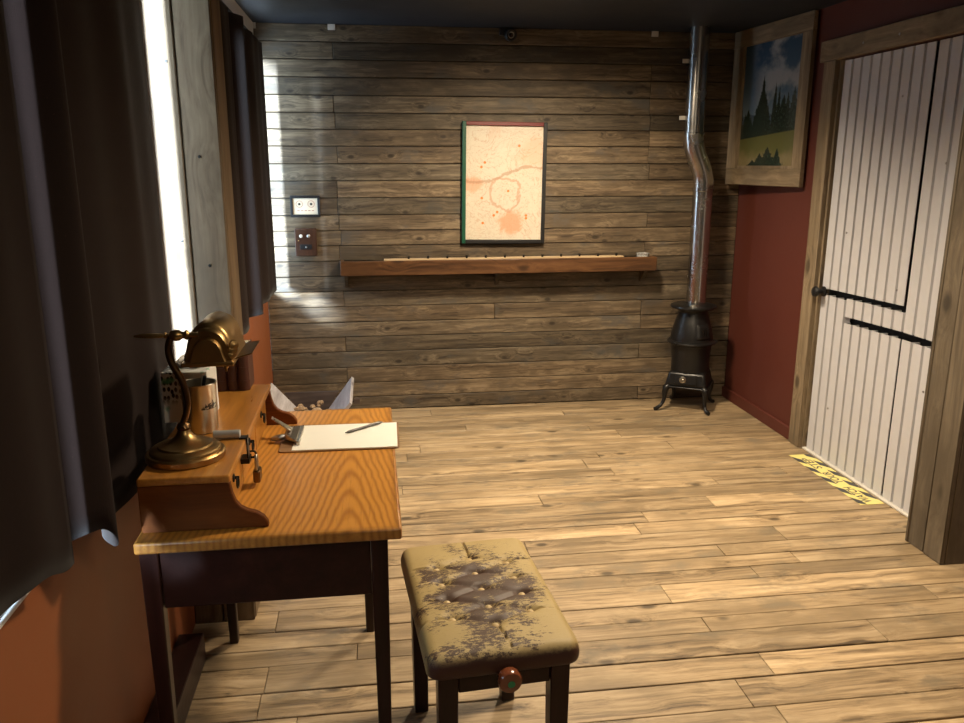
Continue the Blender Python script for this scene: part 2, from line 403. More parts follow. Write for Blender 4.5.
def mk_landscape():
    # a mountain meadow with firs; local x along the picture, z up, centre 0 (about .77 x .75)
    t = NT('landscape_print'); v = t.co(); x, y, z = t.xyz(v)
    w = t.comb(x, 0, z)
    sky = t.ramp(t.math('MULTIPLY_ADD', z, 1.3, .5), [(.35,(.15,.20,.24)), (.6,(.075,.125,.18)), (1.0,(.03,.065,.115))])
    cl = t.noise(t.vmath('ADD', t.vmath('MULTIPLY', w, (1,1,1.4)), (.3,0,.55)), 3.4, 5, .55)
    clm = t.math('MULTIPLY', t.smooth(cl, .44, .60), t.smooth(x, -.24, .0))
    c = t.mix(clm, sky, (.30,.31,.32))
    hill = t.math('SUBTRACT', t.math('MULTIPLY_ADD', t.noise(t.comb(x,0,0), 3, 2), .12, -.10), z)
    c = t.mix(t.smooth(hill, 0, .01), c, (.055,.075,.10))
    jag = t.noise(w, 60, 3)
    def fir(cx, top, base, hw):
        nonlocal c
        u = t.math('DIVIDE', t.math('SUBTRACT', top, z), top-base)
        half = t.math('MULTIPLY', u, hw)
        half = t.math('MULTIPLY', half, t.math('MULTIPLY_ADD', jag, 2.2, -.1))
        d = t.math('SUBTRACT', half, t.math('ABSOLUTE', t.math('SUBTRACT', x, cx)))
        m = t.math('MULTIPLY', t.smooth(d, 0, .006), t.smooth(u, 1.02, .98))
        c = t.mix(m, c, t.mix(jag, (.008,.014,.012), (.035,.05,.035)))
    for a in ((-.33,.05,-.22,.05),(-.29,.08,-.22,.04),(-.24,-.02,-.22,.07),(-.18,-.04,-.22,.06),(-.06,.19,-.22,.10),(-.03,.08,-.22,.12),(.16,.06,-.22,.14),(-.21,.0,-.22,.1),(-.10,.04,-.22,.13),(-.12,.0,-.22,.07),(.0,.02,-.22,.08),(.07,.15,-.22,.06),(.11,.14,-.22,.05),(.20,.08,-.2,.07),(.26,.10,-.2,.10),(.32,.03,-.2,.08),(.37,-.02,-.2,.06)):
        fir(*a)
    mead = t.math('SUBTRACT', t.math('MULTIPLY_ADD', x, .07, -.165), z)
    gcol = t.mix(t.smooth(t.math('ADD', z, t.math('MULTIPLY', t.noise(w, 9, 4), .1)), -.20, -.27), (.11,.115,.04), (.24,.19,.10))
    gcol = t.mix(t.math('MULTIPLY', t.noise(t.vmath('MULTIPLY', w, (1,1,.4)), 70, 3), .6), gcol, (.10,.09,.03))
    c = t.mix(t.smooth(mead, 0, .008), c, gcol)
    for a in ((.03,-.235,-.40,.16),(-.05,-.27,-.40,.14),(.13,-.24,-.40,.09),(-.13,-.31,-.40,.12)): fir(*a)
    return t.done(c, .16, 0, spec=.5)
M['landscape'] = mk_landscape()

def mk_tissuebox():
    t = NT('spotted_tissue_box'); v = t.co(); x, y, z = t.xyz(v)
    w = t.comb(t.math('ADD', x, y), t.math('MULTIPLY', z, .62), 0)
    vn = t.n('ShaderNodeTexVoronoi', voronoi_dimensions='2D'); t.l(w, vn.inputs['Vector']); vn.inputs['Scale'].default_value = 95; vn.inputs['Randomness'].default_value = .6
    d = vn.outputs['Distance']
    band = t.math('MULTIPLY', t.smooth(z, .045, .075), t.smooth(x, .01, -.03))
    c = t.mix(t.math('MULTIPLY', t.smooth(d, .42, .34), band), (.80,.80,.76), (.03,.03,.035))
    g = t.noise(v, 16, 2)
    c = t.mix(t.math('MULTIPLY', t.smooth(g, .58, .66), .8), c, (.10,.42,.24))
    return t.done(c, .45)
M['tissuebox'] = mk_tissuebox()

def mk_cup():
    t = NT('steel_cup_with_printed_peaks'); v = t.co(); x, y, z = t.xyz(v)
    # dark jagged mountain print on the side that faces the room
    a = t.math('ARCTAN2', y, x)                 # centre of the print at about -50 degrees
    u = t.math('DIVIDE', t.math('ADD', a, R(42)), R(34))
    ridge = t.math('MULTIPLY_ADD', t.noise(t.comb(t.math('MULTIPLY', u, 1.2), 0, 0), 4, 3), .040, .066)
    ridge = t.math('SUBTRACT', ridge, t.math('MULTIPLY', t.math('ABSOLUTE', t.math('SUBTRACT', u, .25)), .012))
    m = t.math('MULTIPLY', t.smooth(t.math('SUBTRACT', ridge, z), 0, .002), t.smooth(z, .064, .067))
    m = t.math('MULTIPLY', m, t.smooth(t.math('ABSOLUTE', u), 1.0, .92))
    m = t.math('MULTIPLY', m, t.smooth(t.noise(v, 120, 2), .62, .55))
    f = t.noise(t.vmath('MULTIPLY', v, (1,1,12)), 60, 3)
    c = t.mix(m, t.mix(f, (.46,.42,.35), (.58,.54,.46)), (.015,.014,.014))
    return t.done(c, .28, t.math('SUBTRACT', 1.0, m), bump=f, bstr=.04, bdist=.001)
M['cup'] = mk_cup()

# ------------------------------------------------------------------ the setting
XL, XR, YB, YN, ZC = -.67, 2.435, 5.22, -1.3, 2.405
# floor: boards run from the left wall to the right wall
b = MB(); y = YN; r2 = random.Random(3)
while y < YB - .01:
    w = min(r2.choice([.095, .105, .115, .125, .14]), YB - y); g0 = r2.choice([.0015, .002, .003, .005, .0065])
    xs = [XL-.02]; xx = XL + r2.uniform(.2, 1.9)
    while xx < XR - .2:
        xs.append(xx); xx += r2.uniform(1.1, 2.2)
    xs.append(XR+.02)
    for a, c in zip(xs, xs[1:]):
        b.box(a+.0010, c-.0010, y+g0, y+w-.0012, -.03, r2.uniform(-.0015, 0))
    y += w
fl = b.build('floor', M['floor'], bevel=.0018, seg=1, smooth=False)
struct(fl, 'pale worn plank floor running across the room', 'floor')
b = MB().box(XL-.2, XR+.2, YN-.1, YB+.1, -.06, -.031)
struct(b.build('trim_1', M['black']), 'black subfloor seen in the gaps between floor boards', 'subfloor')

# back wall: horizontal boards
b = MB(); z = ZC; r2 = random.Random(11); k = 0
while z > .005:
    h = min(.1 + r2.uniform(-.006, .006), z)
    cuts = [XL]
    p = r2.random()
    if k % 3 == 1 or p < .3: cuts.append(-.2 + r2.uniform(-.01, .01))
    if k in (12, 17): cuts.append(.79)
    if k % 3 == 2 or p > .6: cuts.append(1.80 + r2.uniform(-.01, .01))
    cuts.append(XR)
    for a, c in zip(cuts, cuts[1:]):
        d = r2.uniform(0, .004)
        b.box(a+.001, c-.001, YB-d, YB+.03, z-h+.003, z-.001)
    z -= h; k += 1
wb = b.build('wall_back', M['wall_boards'], bevel=.003, seg=1, smooth=False)
struct(wb, 'back wall clad in grey-brown horizontal boards', 'wall')
b = MB().box(XL-.2, XR+.2, YB+.03, YB+.08, -.06, ZC+.05)
struct(b.build('trim_2', M['black']), 'black backing in the gaps of the back wall boards', 'backing')

# ceiling
struct(MB().box(XL-.3, XR+.3, YN-.1, YB+.1, ZC, ZC+.05).build('ceiling', M['ceiling']), 'dark navy painted ceiling', 'ceiling')
# right wall with the door opening
DY0, DY1, DZ = 2.93, 4.14, 2.12
b = MB()
b.box(XR, XR+.12, YN, DY0, 0, ZC).box(XR, XR+.12, DY1, YB, 0, ZC).box(XR, XR+.12, DY0, DY1, DZ, ZC)
b.box(XR+.12, XR+.14, YN-.1, YB+.08, -.06, ZC)
struct(b.build('wall_right', M['red'], smooth=False), 'dark red painted right wall around the metal door', 'wall')
b = MB().box(XR-.018, XR, 4.25, YB, 0, .075)
struct(b.build('baseboard_right', M['red'], bevel=.004), 'dark red baseboard under the landscape picture', 'baseboard')
struct(MB().box(XL-.15, XR+.12, YN-.1, YN, 0, ZC).build('wall_near', M['black_paint']), 'black wall behind the viewer', 'wall')

# left wall with two window openings
W1, W2, WZ0, WZ1 = (.35, 2.60), (2.93, 5.19), .81, 2.265
b = MB()
b.box(XL-.07, XL, YN, YB, 0, WZ0); b.box(XL-.07, XL, YN, YB, WZ1, ZC)
for a, c in ((YN, W1[0]), (W1[1], W2[0]), (W2[1], YB)): b.box(XL-.07, XL, a, c, WZ0, WZ1)
struct(b.build('wall_left', M['orange'], smooth=False), 'red-orange painted left wall below the curtained windows', 'wall')
wframe = plain('white_window_frame', (.75,.75,.74), .45)
for i, (a, c) in enumerate((W1, W2)):
    w = thing('window_%d' % (i+1), ['window behind the long dark curtain beside the desk', 'window behind the short far curtain near the back wall'][i], 'window', (XL-.036, (a+c)/2, WZ0))
    w['kind'] = 'structure'
    hl = (c-a)/2; H = WZ1-WZ0; mu = -hl+.43 if i == 0 else 0  # unseen mullion of the first window, set off centre to block sun
    f = MB().box(-.03,.03,-hl,-hl+.02,0,H).box(-.03,.03,hl-.02,hl,0,H).box(-.03,.03,-hl+.02,hl-.02,0,.02).box(-.03,.03,-hl+.02,hl-.02,H-.02,H).box(-.028,.028,mu-.02,mu+.02,.02,H-.02)
    f.build('window_frame', wframe, w, bevel=.004)
    MB().box(-.003,.003,-hl+.015,hl-.015,.015,H-.015).build('pane', M['glass'], w, smooth=False)
    MB().box(.031,.0395,-hl+.002,hl-.002,-.004,.008).build('window_sill', wframe, w, bevel=.003)

struct(MB().box(XL, XL+.018, 2.92, 5.20, WZ1+.003, ZC-.001).build('daylight_board', wframe, bevel=.003), 'white board added above the far window, painted as daylight glow over the curtain', 'painted daylight')  # added board, its white paint stands in for daylight glowing above the curtain
# boxed post between the windows
b = MB()
b.box(XL+.001, -.5745, 2.69, 2.71, 0, ZC-.001); b.box(-.5705, -.462, 2.692, 2.712, 0, ZC-.001)
b.box(-.482, -.460, 2.7125, 2.872, 0, ZC-.001)
for zz in (1.27,): pass
b.box(XL+.001, -.4825, 2.715, 2.73, 0, ZC-.001)
post = b.build('trim_3', M['post'], bevel=.003, seg=1)
struct(post, 'weathered boxed wooden post between the two curtained windows', 'post')
b = MB()
for (x, z) in ((-.60,1.36),(-.525,1.62),(-.52,1.28),(-.60,1.9)): b.turned([(0,0),(.005,0),(.005,.002),(0,.003)], (x, 2.69, z), (0,-1,0), 10)
b.build('screw', M['iron_black'], post)

# thick ledge along the foot of the left wall
struct(MB().box(XL, -.59, .2, 2.47, 0, .1).build('baseboard_left', M['dark_wood_y'], bevel=.004), 'dark wooden baseboard ledge beneath the desk', 'baseboard')

# door frame and boxed column
b = MB().box(XR-.03, XR+.0, 4.14, 4.25, 0, DZ).box(XR-.006, XR+.06, 4.125, 4.1395, 0, DZ)
struct(b.build('trim_4', M['trim'], bevel=.003, seg=1), 'weathered left jamb board of the metal door', 'door trim')
b = MB().box(XR-.033, XR, 2.90, 4.29, DZ+.001, DZ+.105)
hd = struct(b.build('trim_5', M['trim_y'], bevel=.003, seg=1), 'weathered header board over the metal door', 'door trim')
b = MB()
for yy in (3.62, 3.9): b.turned([(0,0),(.006,0),(.006,.002),(0,.003)], (XR-.033, yy, DZ+.05), (-1,0,0), 10)
b.build('screw', M['dull_steel'], hd)
b = MB()
CX, CY0, CY1 = 2.265, 2.736, 2.962
b.box(CX, CX+.02, CY0+.001, CY0+.108, 0, ZC-.001).box(CX+.002, CX+.022, CY0+.112, CY1-.018, 0, ZC-.001).box(CX-.002, CX+.02, CY1-.016, CY1, 0, ZC-.001)
b.box(CX+.021, XR-.001, CY0, CY0+.02, 0, ZC-.001).box(CX+.021, XR-.001, CY1-.015, CY1-.001, 0, ZC-.001)
struct(b.build('trim_6', M['column'], bevel=.003, seg=1), 'boxed brown board column at the right edge beside the metal door', 'column')

# corrugated door in four interlocking pieces over a black backing
door = thing('door_1', 'white corrugated metal door cut by black zigzag gaps', 'door', (XR, 3.55, 0)); door['kind'] = 'structure'
MB().box(.06, .075, DY0-3.55+.001, DY1-3.55-.001, .003, DZ-.001).build('backing', M['black'], door, smooth=False)
def corr_piece(spans):
    """spans: (y0, y1, z0, z1, slope0, slope1); ribbed sheet facing -x"""
    bm = MB(); P = .0795; y_ref = 4.122
    for (y0, y1, z0, z1, s0, s1) in spans:
        ys = set([y0, y1]); k = 0
        while True:
            base = y_ref - k*P
            for o in (0, .004, .014, .018):
                q = base - o
                if y0 < q < y1: ys.add(q)
            if base < y0: break
            k += 1
        ys = sorted(ys)
        def dep(q):
            u = (y_ref - q) % P
            return {True: 0}.get(u > .0175 or u < 1e-5 or u > P-1e-5, .034 if .003 < u < .015 else .0)
        fr, bk = [], []
        for q in ys:
            d = dep(q); za = z0 + s0*(q-y0); zb = z1 + s1*(q-y0)
            fr.append((bm.bm.verts.new((.004+d, q-3.55, za)), bm.bm.verts.new((.004+d, q-3.55, zb))))
            bk.append((bm.bm.verts.new((.008+d, q-3.55, za)), bm.bm.verts.new((.008+d, q-3.55, zb))))
        for i in range(len(ys)-1):
            bm.bm.faces.new([fr[i][0], fr[i+1][0], fr[i+1][1], fr[i][1]])
            bm.bm.faces.new([bk[i][1], bk[i+1][1], bk[i+1][0], bk[i][0]])
            bm.bm.faces.new([fr[i][1], fr[i+1][1], bk[i+1][1], bk[i][1]])
            bm.bm.faces.new([bk[i][0], bk[i+1][0], fr[i+1][0], fr[i][0]])
        for e in (0, -1): bm.bm.faces.new([fr[e][0], fr[e][1], bk[e][1], bk[e][0]])
    return bm.build('metal_panel', M['white_metal'], door, smooth=False)
corr_piece([(3.412, 4.118, .955, 2.112, -.025, 0)])                                   # tall upper left piece
corr_piece([(2.94, 3.395, .835, 2.112, .0, 0), (3.396, 3.872, .835, .925, -.03, -.02)])
corr_piece([(3.404, 3.876, .012, .80, 0, -.03), (3.8765, 4.118, .012, .905, 0, .0)])
corr_piece([(2.94, 3.390, .012, .80, 0, .0)])
MB().box(-.012, .03, DY0-3.55+.002, DY1-3.55-.018, .0005, .0105).build('door_light_strip', M['pale'], door, bevel=.002)  # pale strip painted as the line of light under the door
b = MB().turned([(0,0),(.028,0),(.028,.006),(.012,.010),(.012,.03),(.024,.038),(.03,.05),(.024,.062),(0,.066)], (.004, 4.085-3.55, .92), (-1,0,0), 20)
b.build('door_knob', M['black_paint'], door)
b = MB()
for (yy, zz) in ((3.93, 1.25), (3.47, 1.02), (3.93, .3), (3.2, .6), (3.25,1.6), (3.6,1.9)):
    b.turned([(0,0),(.006,0),(.005,.003),(0,.004)], (.0038, yy-3.55, zz), (-1,0,0), 8)
b.build('screw', M['dull_steel'], door)

# ------------------------------------------------------------------ curtains
def curtain(name, label, y0, y1, xf, z0f, z1, N=140, group=None, end_dx=None):
    bm = MB()
    def fn(u, v):
        y = y0 + (y1-y0)*u
        zb = z0f(y)
        z = zb + (z1-zb)*v
        return (xf(y, v), y, z)
    bm.grid(fn, N, 24)
    o = bm.build(name, M['curtain'], solid=.003)
    return tag(o, label, 'curtain', group)
def sm(a, b, t):
    t = max(0, min(1, (t-a)/(b-a))); return t*t*(3-2*t)
def xa(y, v):      # long middle panel, its near end swings back to the window
    x = -.600 + .009*math.sin(y*9.3+.6)*(1-.3*v) + .005*math.sin(y*23+1.2+v)
    x -= .042*(1-sm(1.44, 1.58, y)); x += .052*math.exp(-((y-1.625)/.055)**2) - .016*sm(2.3, 2.5, y)
    return x
curtain('curtain', 'long dark brown curtain hanging behind the brass lamp and desk', 1.38, 2.535, xa,
        lambda y: .884 - .072*sm(1.585, 1.66, y), 2.258, 150)
def xb(y, v): return -.592 + .010*math.sin(y*14+.5) + .005*math.sin(y*29+v) - .06*(1-sm(-.1, .3, y))
curtain('curtain', 'dark brown curtain panel at the left edge of the photo, nearest the viewer', -.1, 1.51, xb, lambda y: .815 + .087*sm(1.12, 1.2, y) - .05*sm(1.34,1.50,y), 2.258, 110)
def xc(y, v):
    return -.602 + .012*math.sin(y*10.1) + .005*math.sin(y*27+v)
curtain('curtain', 'dark short curtain just beyond the wooden post', 2.885, 3.90, xc, lambda y: .815 + .02*sm(3.4,3.42,y), 2.258, 90)
def xd(y, v):
    x = -.596 + .012*math.sin(y*8.2+1) + .005*math.sin(y*25+v)
    x -= .047*(1-sm(3.92, 4.06, y)); x += .040*math.exp(-((y-4.12)/.06)**2)
    x += (-.583-x)*sm(4.75, 4.95, y)
    return x
curtain('curtain', 'dark far curtain with its edge close to the board back wall', 3.70, 4.975, xd, lambda y: .862 - .01*math.sin(y*3), 2.258, 120)
for nm, a, c in (('first', .1, 2.66), ('second', 2.9, 5.12)):
    rod = MB().cyl((-.615, a, 2.275), (-.615, c, 2.275), .009).ball((-.615, c, 2.275), .014)
    for yy in (a+.12, c-.06): rod.box(XL, -.612, yy-.008, yy+.008, 2.270, 2.281)
    tag(rod.build('curtain_rod', M['iron_black']), 'black rod carrying the %s' % ('long curtains beside the desk' if nm == 'first' else 'far curtains near the back wall'), 'curtain rod')

# ------------------------------------------------------------------ desk
ZD = .80
DX0, DX1, DYa, DYb = -.535, .046, 1.687, 2.632
dcx, dcy = (DX0+DX1)/2, (DYa+DYb)/2
desk = thing('writing_desk', 'golden pine writing desk with raised drawer gallery, against the curtained wall', 'desk', (dcx, dcy, 0))
def dk(x, y=0, z=0): return (x-dcx, y-dcy, z)
MB().box(DX0-dcx, DX1-dcx, DYa-dcy, DYb-dcy, ZD-.028, ZD).build('tabletop', M['desktop'], desk, bevel=.006, seg=3)
for (x0, x1, y0, y1) in ((-.535+.002,-.492,1.712,1.752),(-.026,.014,1.712,1.752),(-.533,-.492,2.54,2.58),(-.07,-.03,2.55,2.59)):
    b = MB()
    s = .006
    b.hexa([(x0-dcx+s,y0-dcy+s,0),(x1-dcx-s,y0-dcy+s,0),(x1-dcx-s,y1-dcy-s,0),(x0-dcx+s,y1-dcy-s,0)],
           [(x0-dcx,y0-dcy,ZD-.0285),(x1-dcx,y0-dcy,ZD-.0285),(x1-dcx,y1-dcy,ZD-.0285),(x0-dcx,y1-dcy,ZD-.0285)])
    b.build('leg', M['dark_wood'], desk, bevel=.004)
for (x0, x1, y0, y1) in ((-.4915,-.0265,1.72,1.742),(-.4915,-.0705,2.552,2.574),(-.528,-.506,1.7525,2.5395)):
    MB().box(x0-dcx, x1-dcx, y0-dcy, y1-dcy, .622, ZD-.0285).build('apron', M['dark_wood_y'], desk, bevel=.003)
# front side of the desk faces the stool: a long drawer
q = Matrix.Identity(4)
drawer = MB().hexa([(-.024-dcx,1.7525-dcy,.63),(-.004-dcx,1.7525-dcy,.63),(-.048-dcx,2.5495-dcy,.63),(-.066-dcx,2.5495-dcy,.63)],
                   [(-.024-dcx,1.7525-dcy,ZD-.03),(-.004-dcx,1.7525-dcy,ZD-.03),(-.048-dcx,2.5495-dcy,ZD-.03),(-.066-dcx,2.5495-dcy,ZD-.03)]).build('drawer', M['dark_wood_y'], desk, bevel=.003)
for yy in (1.95, 2.33):
    t_ = (yy-1.7525)/.797; xx = -.004 - .044*t_
    MB().turned([(0,0),(.008,0),(.008,.012),(.016,.02),(.012,.028),(0,.03)], dk(xx, yy, .70), (1,0,0), 16).build('knob', M['brass_dark'], drawer)
# gallery
GX0, GX1, GYa, GYb, GZ = -.528, -.333, 1.735, 2.50, .93
def gallery_profile():
    return [(GX0, ZD+.0005), (-.252, ZD+.0005), (-.254, ZD+.013), (-.262, ZD+.026), (-.277, ZD+.037), (-.296, ZD+.043), (-.311, ZD+.052), (-.321, ZD+.066), (-.327, ZD+.085), (-.331, GZ-.0185), (GX0, GZ-.0185)]
for ya, ye in ((GYa, GYa+.018), (GYb-.018, GYb)):
    MB().prism([dk(x, ya, z) for x, z in gallery_profile()], (0, ye-ya, 0)).build('gallery_side', M['gallery_end'], desk, bevel=.003)
MB().box(GX0-dcx, GX1-dcx+.004, GYa-.004-dcy, GYb+.004-dcy, GZ-.018, GZ).build('gallery_top', M['gallery'], desk, bevel=.005, seg=3)
MB().box(GX0-dcx, GX0+.012-dcx, GYa+.0185-dcy, GYb-.0185-dcy, ZD+.0005, GZ-.0185).build('gallery_back', M['gallery_end'], desk)
n = 3; span = (GYb-GYa-.04)/n
for k in range(n):
    ya = GYa+.02+k*span+.003; ye = ya+span-.006
    d = MB().box(GX0+.02-dcx, GX1-.012-dcx, ya-dcy, ye-dcy, ZD+.004, GZ-.022).build('drawer', M['gallery'], desk, bevel=.004)
    ym = (ya+ye)/2 if k != 0 else ya+.10
    p = MB().turned([(0,0),(.011,0),(.010,.003),(.004,.005),(.004,.014),(0,.015)], dk(GX1-.012, ym, ZD+.075), (1,0,0), 16)
    ring = [(GX1-.002-dcx, ym-dcy+.013*math.sin(a), ZD+.063-.013*math.cos(a)) for a in [2*PI*i/18 for i in range(19)]]
    p.tube(ring, .0022, 8)
    p.build('ring_pull', M['iron_black'], d)
# hasp: grey barrel on the top, strap down the face
hs = MB().cyl(dk(-.408, 1.985, GZ+.0115), dk(-.343, 1.985, GZ+.0115), .011)
hs.build('hasp_barrel', M['hasp_grey'], desk, bevel=.0015)
hs = MB().box(-.345-dcx, -.3265-dcx, 1.974-dcy, 1.996-dcy, GZ+.0003, GZ+.004).box(-.3285-dcx, -.3255-dcx, 1.972-dcy, 2.000-dcy, GZ-.05, GZ+.004)
hs.box(-.344-dcx, -.3225-dcx, 1.966-dcy, 2.006-dcy, GZ-.062, GZ-.05)
st = [dk(-.3235, 1.990, GZ-.038), dk(-.314, 1.991, GZ-.038), dk(-.309, 1.991, GZ-.045), dk(-.314, 1.992, GZ-.054), dk(-.3235, 1.992, GZ-.054)]
hs.tube(st, .0028, 8, sub=3)
hs.build('hasp_strap', M['iron_black'], desk)
# padlock hanging on the hasp
pl = thing('padlock', 'small dark brass padlock hanging from the hasp on the desk gallery', 'padlock', (-.309, 1.991, ZD+.012))
b = MB().box(-.009, .009, -.020, .020, 0, .034)
b.build('lock_body', M['brass_dark'], pl, bevel=.005, seg=3)
b = MB().tube([(0,-.013,.030),(0,-.013,.050),(0,-.008,.066),(0,0,.070),(0,.008,.066),(0,.013,.050),(0,.013,.030)], .0035, 10, sub=4)
b.build('shackle', M['steel'], pl)

# ------------------------------------------------------------------ things on the desk
# brass lamp
lx, ly, lz = -.448, 1.862, GZ+.0005
lamp = thing('desk_lamp', 'antique brass desk lamp with hooded shade standing on the desk gallery', 'lamp', (lx, ly, lz))
MB().lathe([(0,0),(.086,0),(.089,.003),(.089,.015),(.086,.018),(.080,.0185),(.079,.024),(.074,.028),(.062,.031),(.060,.035),(.044,.039),(.030,.046),(.021,.054),(.016,.061),(.014,.068),(0,.068)], seg=48).build('lamp_base', M['brass'], lamp)
MB().lathe([(0,.066),(.013,.068),(.016,.074),(.013,.082),(.009,.086),(0,.088)], seg=20).turned([(.0,0),(.006,0),(.006,.016),(0,.018)], (0,0,.075), (0,-1,0), 12).build('swivel', M['brass_dark'], lamp)
MB().tube([(0,0,.084),(.010,0,.110),(.014,0,.140),(.006,0,.185),(-.012,0,.225),(-.018,0,.26),(-.010,0,.290)], [.0075,.0075,.0075,.008,.0085,.008,.007], 14, sub=6).build('lamp_stem', M['brass_dark'], lamp)
jz = .292
b = MB().turned([(0,0),(.002,.0),(.0045,.012),(.0058,.035),(.005,.060),(.004,.064),(.007,.066),(.007,.070),(.0045,.072),(.0045,.076),(.010,.079),(.0135,.088),(.0125,.098),(.008,.104),(.008,.109),(.011,.112),(.011,.116),(.006,.120),(.006,.140),(0,.14)], (-.089,0,jz), (1,0,0), 20)
b.build('spindle', M['brass'], lamp)
# hood: arch profiles lofted along y, set back in steps, with a flared brim on the room side
hx, hz0, hz1, hw = .068, .230, .332, .050
def arch(s, z1, y, n=18, bell=.16):
    pts = []
    for i in range(n+1):
        a = PI*i/n
        x = -math.cos(a); z = math.sin(a)**.75
        fl = 1 + bell*(1-min(1, z*2.2))**2
        pts.append((hx + x*hw*s*fl, y, hz0 + (z1-hz0)*z))
    return pts
secs = [(.60,hz0+.048,-.014),(.66,hz0+.052,-.014),(.70,hz0+.054,-.008),(.70,hz0+.056,0.0),(.90,hz0+.070,0.0),(.95,hz0+.074,.004),(.95,hz0+.076,.016),(1.0,hz0+.081,.019),(1.04,hz0+.086,.026),(1.04,hz0+.086,.165),(1.0,hz0+.081,.172),(.95,hz0+.074,.176),(.6,hz0+.045,.18)]
b = MB(); prev = None
for s, z1, y in secs:
    row = [b.bm.verts.new(p) for p in arch(s, z1, y)]
    if prev:
        for i in range(len(row)-1): b.bm.faces.new([prev[i], prev[i+1], row[i+1], row[i]])
    else: b.bm.faces.new(row)
    prev = row
b.bm.faces.new(prev[::-1])
sh = b.build('lamp_shade', M['brass'], lamp)
b = MB().prism([(hx-.058,-.016,hz0-.010),(hx+.058,-.016,hz0-.010),(hx+.058,-.016,hz0),(hx-.058,-.016,hz0)], (0,.20,0))
b.build('shade_rim', M['brass'], sh, bevel=.002)
b = MB().hexa([(hx+.05,.012,hz0-.003),(hx+.093,.03,hz0+.006),(hx+.093,.17,hz0+.006),(hx+.05,.185,hz0-.003)],[(hx+.05,.012,hz0+.001),(hx+.093,.03,hz0+.009),(hx+.093,.17,hz0+.009),(hx+.05,.185,hz0+.001)])
b.build('side_brim', M['brass_dark'], sh, bevel=.001)
b = MB()
for k in range(3): b.turned([(0,0),(.010,0),(.012,.004),(.010,.008),(.004,.010),(0,.011)], (hx+.050+.003*k, .01, hz0+.012+.011*k), (.5,-1,.2), 14)
b.build('finial', M['brass'], sh)
MB().cyl((hx-.01,.03,hz0+.025),(hx-.01,.15,hz0+.025),.013).build('bulb', M['paper'], lamp)
MB().turned([(0,0),(.005,.001),(.006,.010),(.003,.014),(.003,.020),(0,.021)], (hx+.035,.02,hz0-.010), (0,-.2,-1), 12).build('switch', M['brass'], lamp)

# tissue box
tb = thing('tissue_box', 'white spotted tissue box behind the steel cup on the desk gallery', 'tissue box', (-.500, 2.192, GZ+.0005), R(-1))
MB().box(-.059,.059,-.059,.059,0,.138).build('carton', M['tissuebox'], tb, bevel=.0025)
b = MB()
def tis(u, v):
    a = (u-.5)*.09; 
    return (a + .008*math.sin(v*5), -.005+.018*math.sin(u*9+v*2)*(.3+v), .1382 + v*.034*(1-.9*abs(u-.55)*1.3) + .004*math.sin(u*17))
b.grid(tis, 16, 8); b.build('tissue', M['tissue'], tb, solid=.0015)

# steel cup and the pens in it
cpx, cpy = -.450, 2.058
cup = thing('steel_cup', 'brushed steel cup with dark mountain print beside the tissue box', 'cup', (cpx, cpy, GZ+.0005))
MB().lathe([(0,0),(.036,0),(.040,.003),(.0415,.012),(.0435,.126),(.045,.128),(.044,.130),(.042,.128),(.040,.012),(.034,.006),(0,.006)], seg=48).build('cup_body', M['cup'], cup)
def pen(label, loc, tip, mat, L=.14, r=.0035):
    o = thing('pen', label, 'pen', loc)
    d = Vector(tip).normalized()
    MB().turned([(0,0),(.0012,.001),(r*.9,.012),(r,.014),(r,L-.004),(r*.8,L),(0,L)], (0,0,0), d, 14).build('barrel', mat, o)
    e = d*(L*.62)
    MB().turned([(r*1.02,0),(r*1.25,.001),(r*1.25,L*.37),(0,L*.385)], e, d, 14).build('cap', M['black_paint'] if mat is not M['black_paint'] else M['pale'], o)
    return o
pen('dark pen leaning right inside the steel cup', (cpx-.012, cpy+.004, GZ+.0075), (.028, .004, .135), M['pen'])
pen('pale capped pen leaning back inside the steel cup', (cpx+.004, cpy-.012, GZ+.0075), (.004, .036, .13), M['black_paint'], .138)

# row of books at the far end of the gallery
bks = ['dark red-brown book beside the post, leftmost of three on the desk gallery', 'dark red-brown book in the middle of three on the desk gallery', 'dark red-brown book nearest the room side, rightmost of three on the desk gallery']
bx = -.487
for k, (w, h, d) in enumerate(((.038,.135,.10),(.030,.142,.10),(.034,.138,.10))):
    o = thing('book', bks[k], 'book', (bx + w/2, 2.435+.05, GZ+.0005), 0, 'books standing on the desk gallery'); hw_ = w/2
    # cover with rounded spine towards the viewer
    prof = [(-hw_,-.048),( -hw_*.6,-.054),(0,-.0565),(hw_*.6,-.054),(hw_,-.048),(hw_,.048),(hw_-.003,.048),(hw_-.003,-.044),(-hw_+.003,-.044),(-hw_+.003,.048),(-hw_,.048)]
    MB().prism([(x,y,0) for x, y in prof], (0,0,h)).build('cover', M['book'], o, bevel=.0012)
    MB().box(-hw_+.0032, hw_-.0032, -.0435, .046, .003, h-.003).build('pages', M['book_pages'], o, smooth=False)
    for zz in (.2, .5, .8):
        MB().prism([(-hw_*1.03,-.0475,h*zz),(-hw_*.62,-.0552,h*zz),(0,-.0577,h*zz),(hw_*.62,-.0552,h*zz),(hw_*1.03,-.0475,h*zz)], (0,0,.004)).build('spine_band', M['book'], o)
    bx += w + .0015

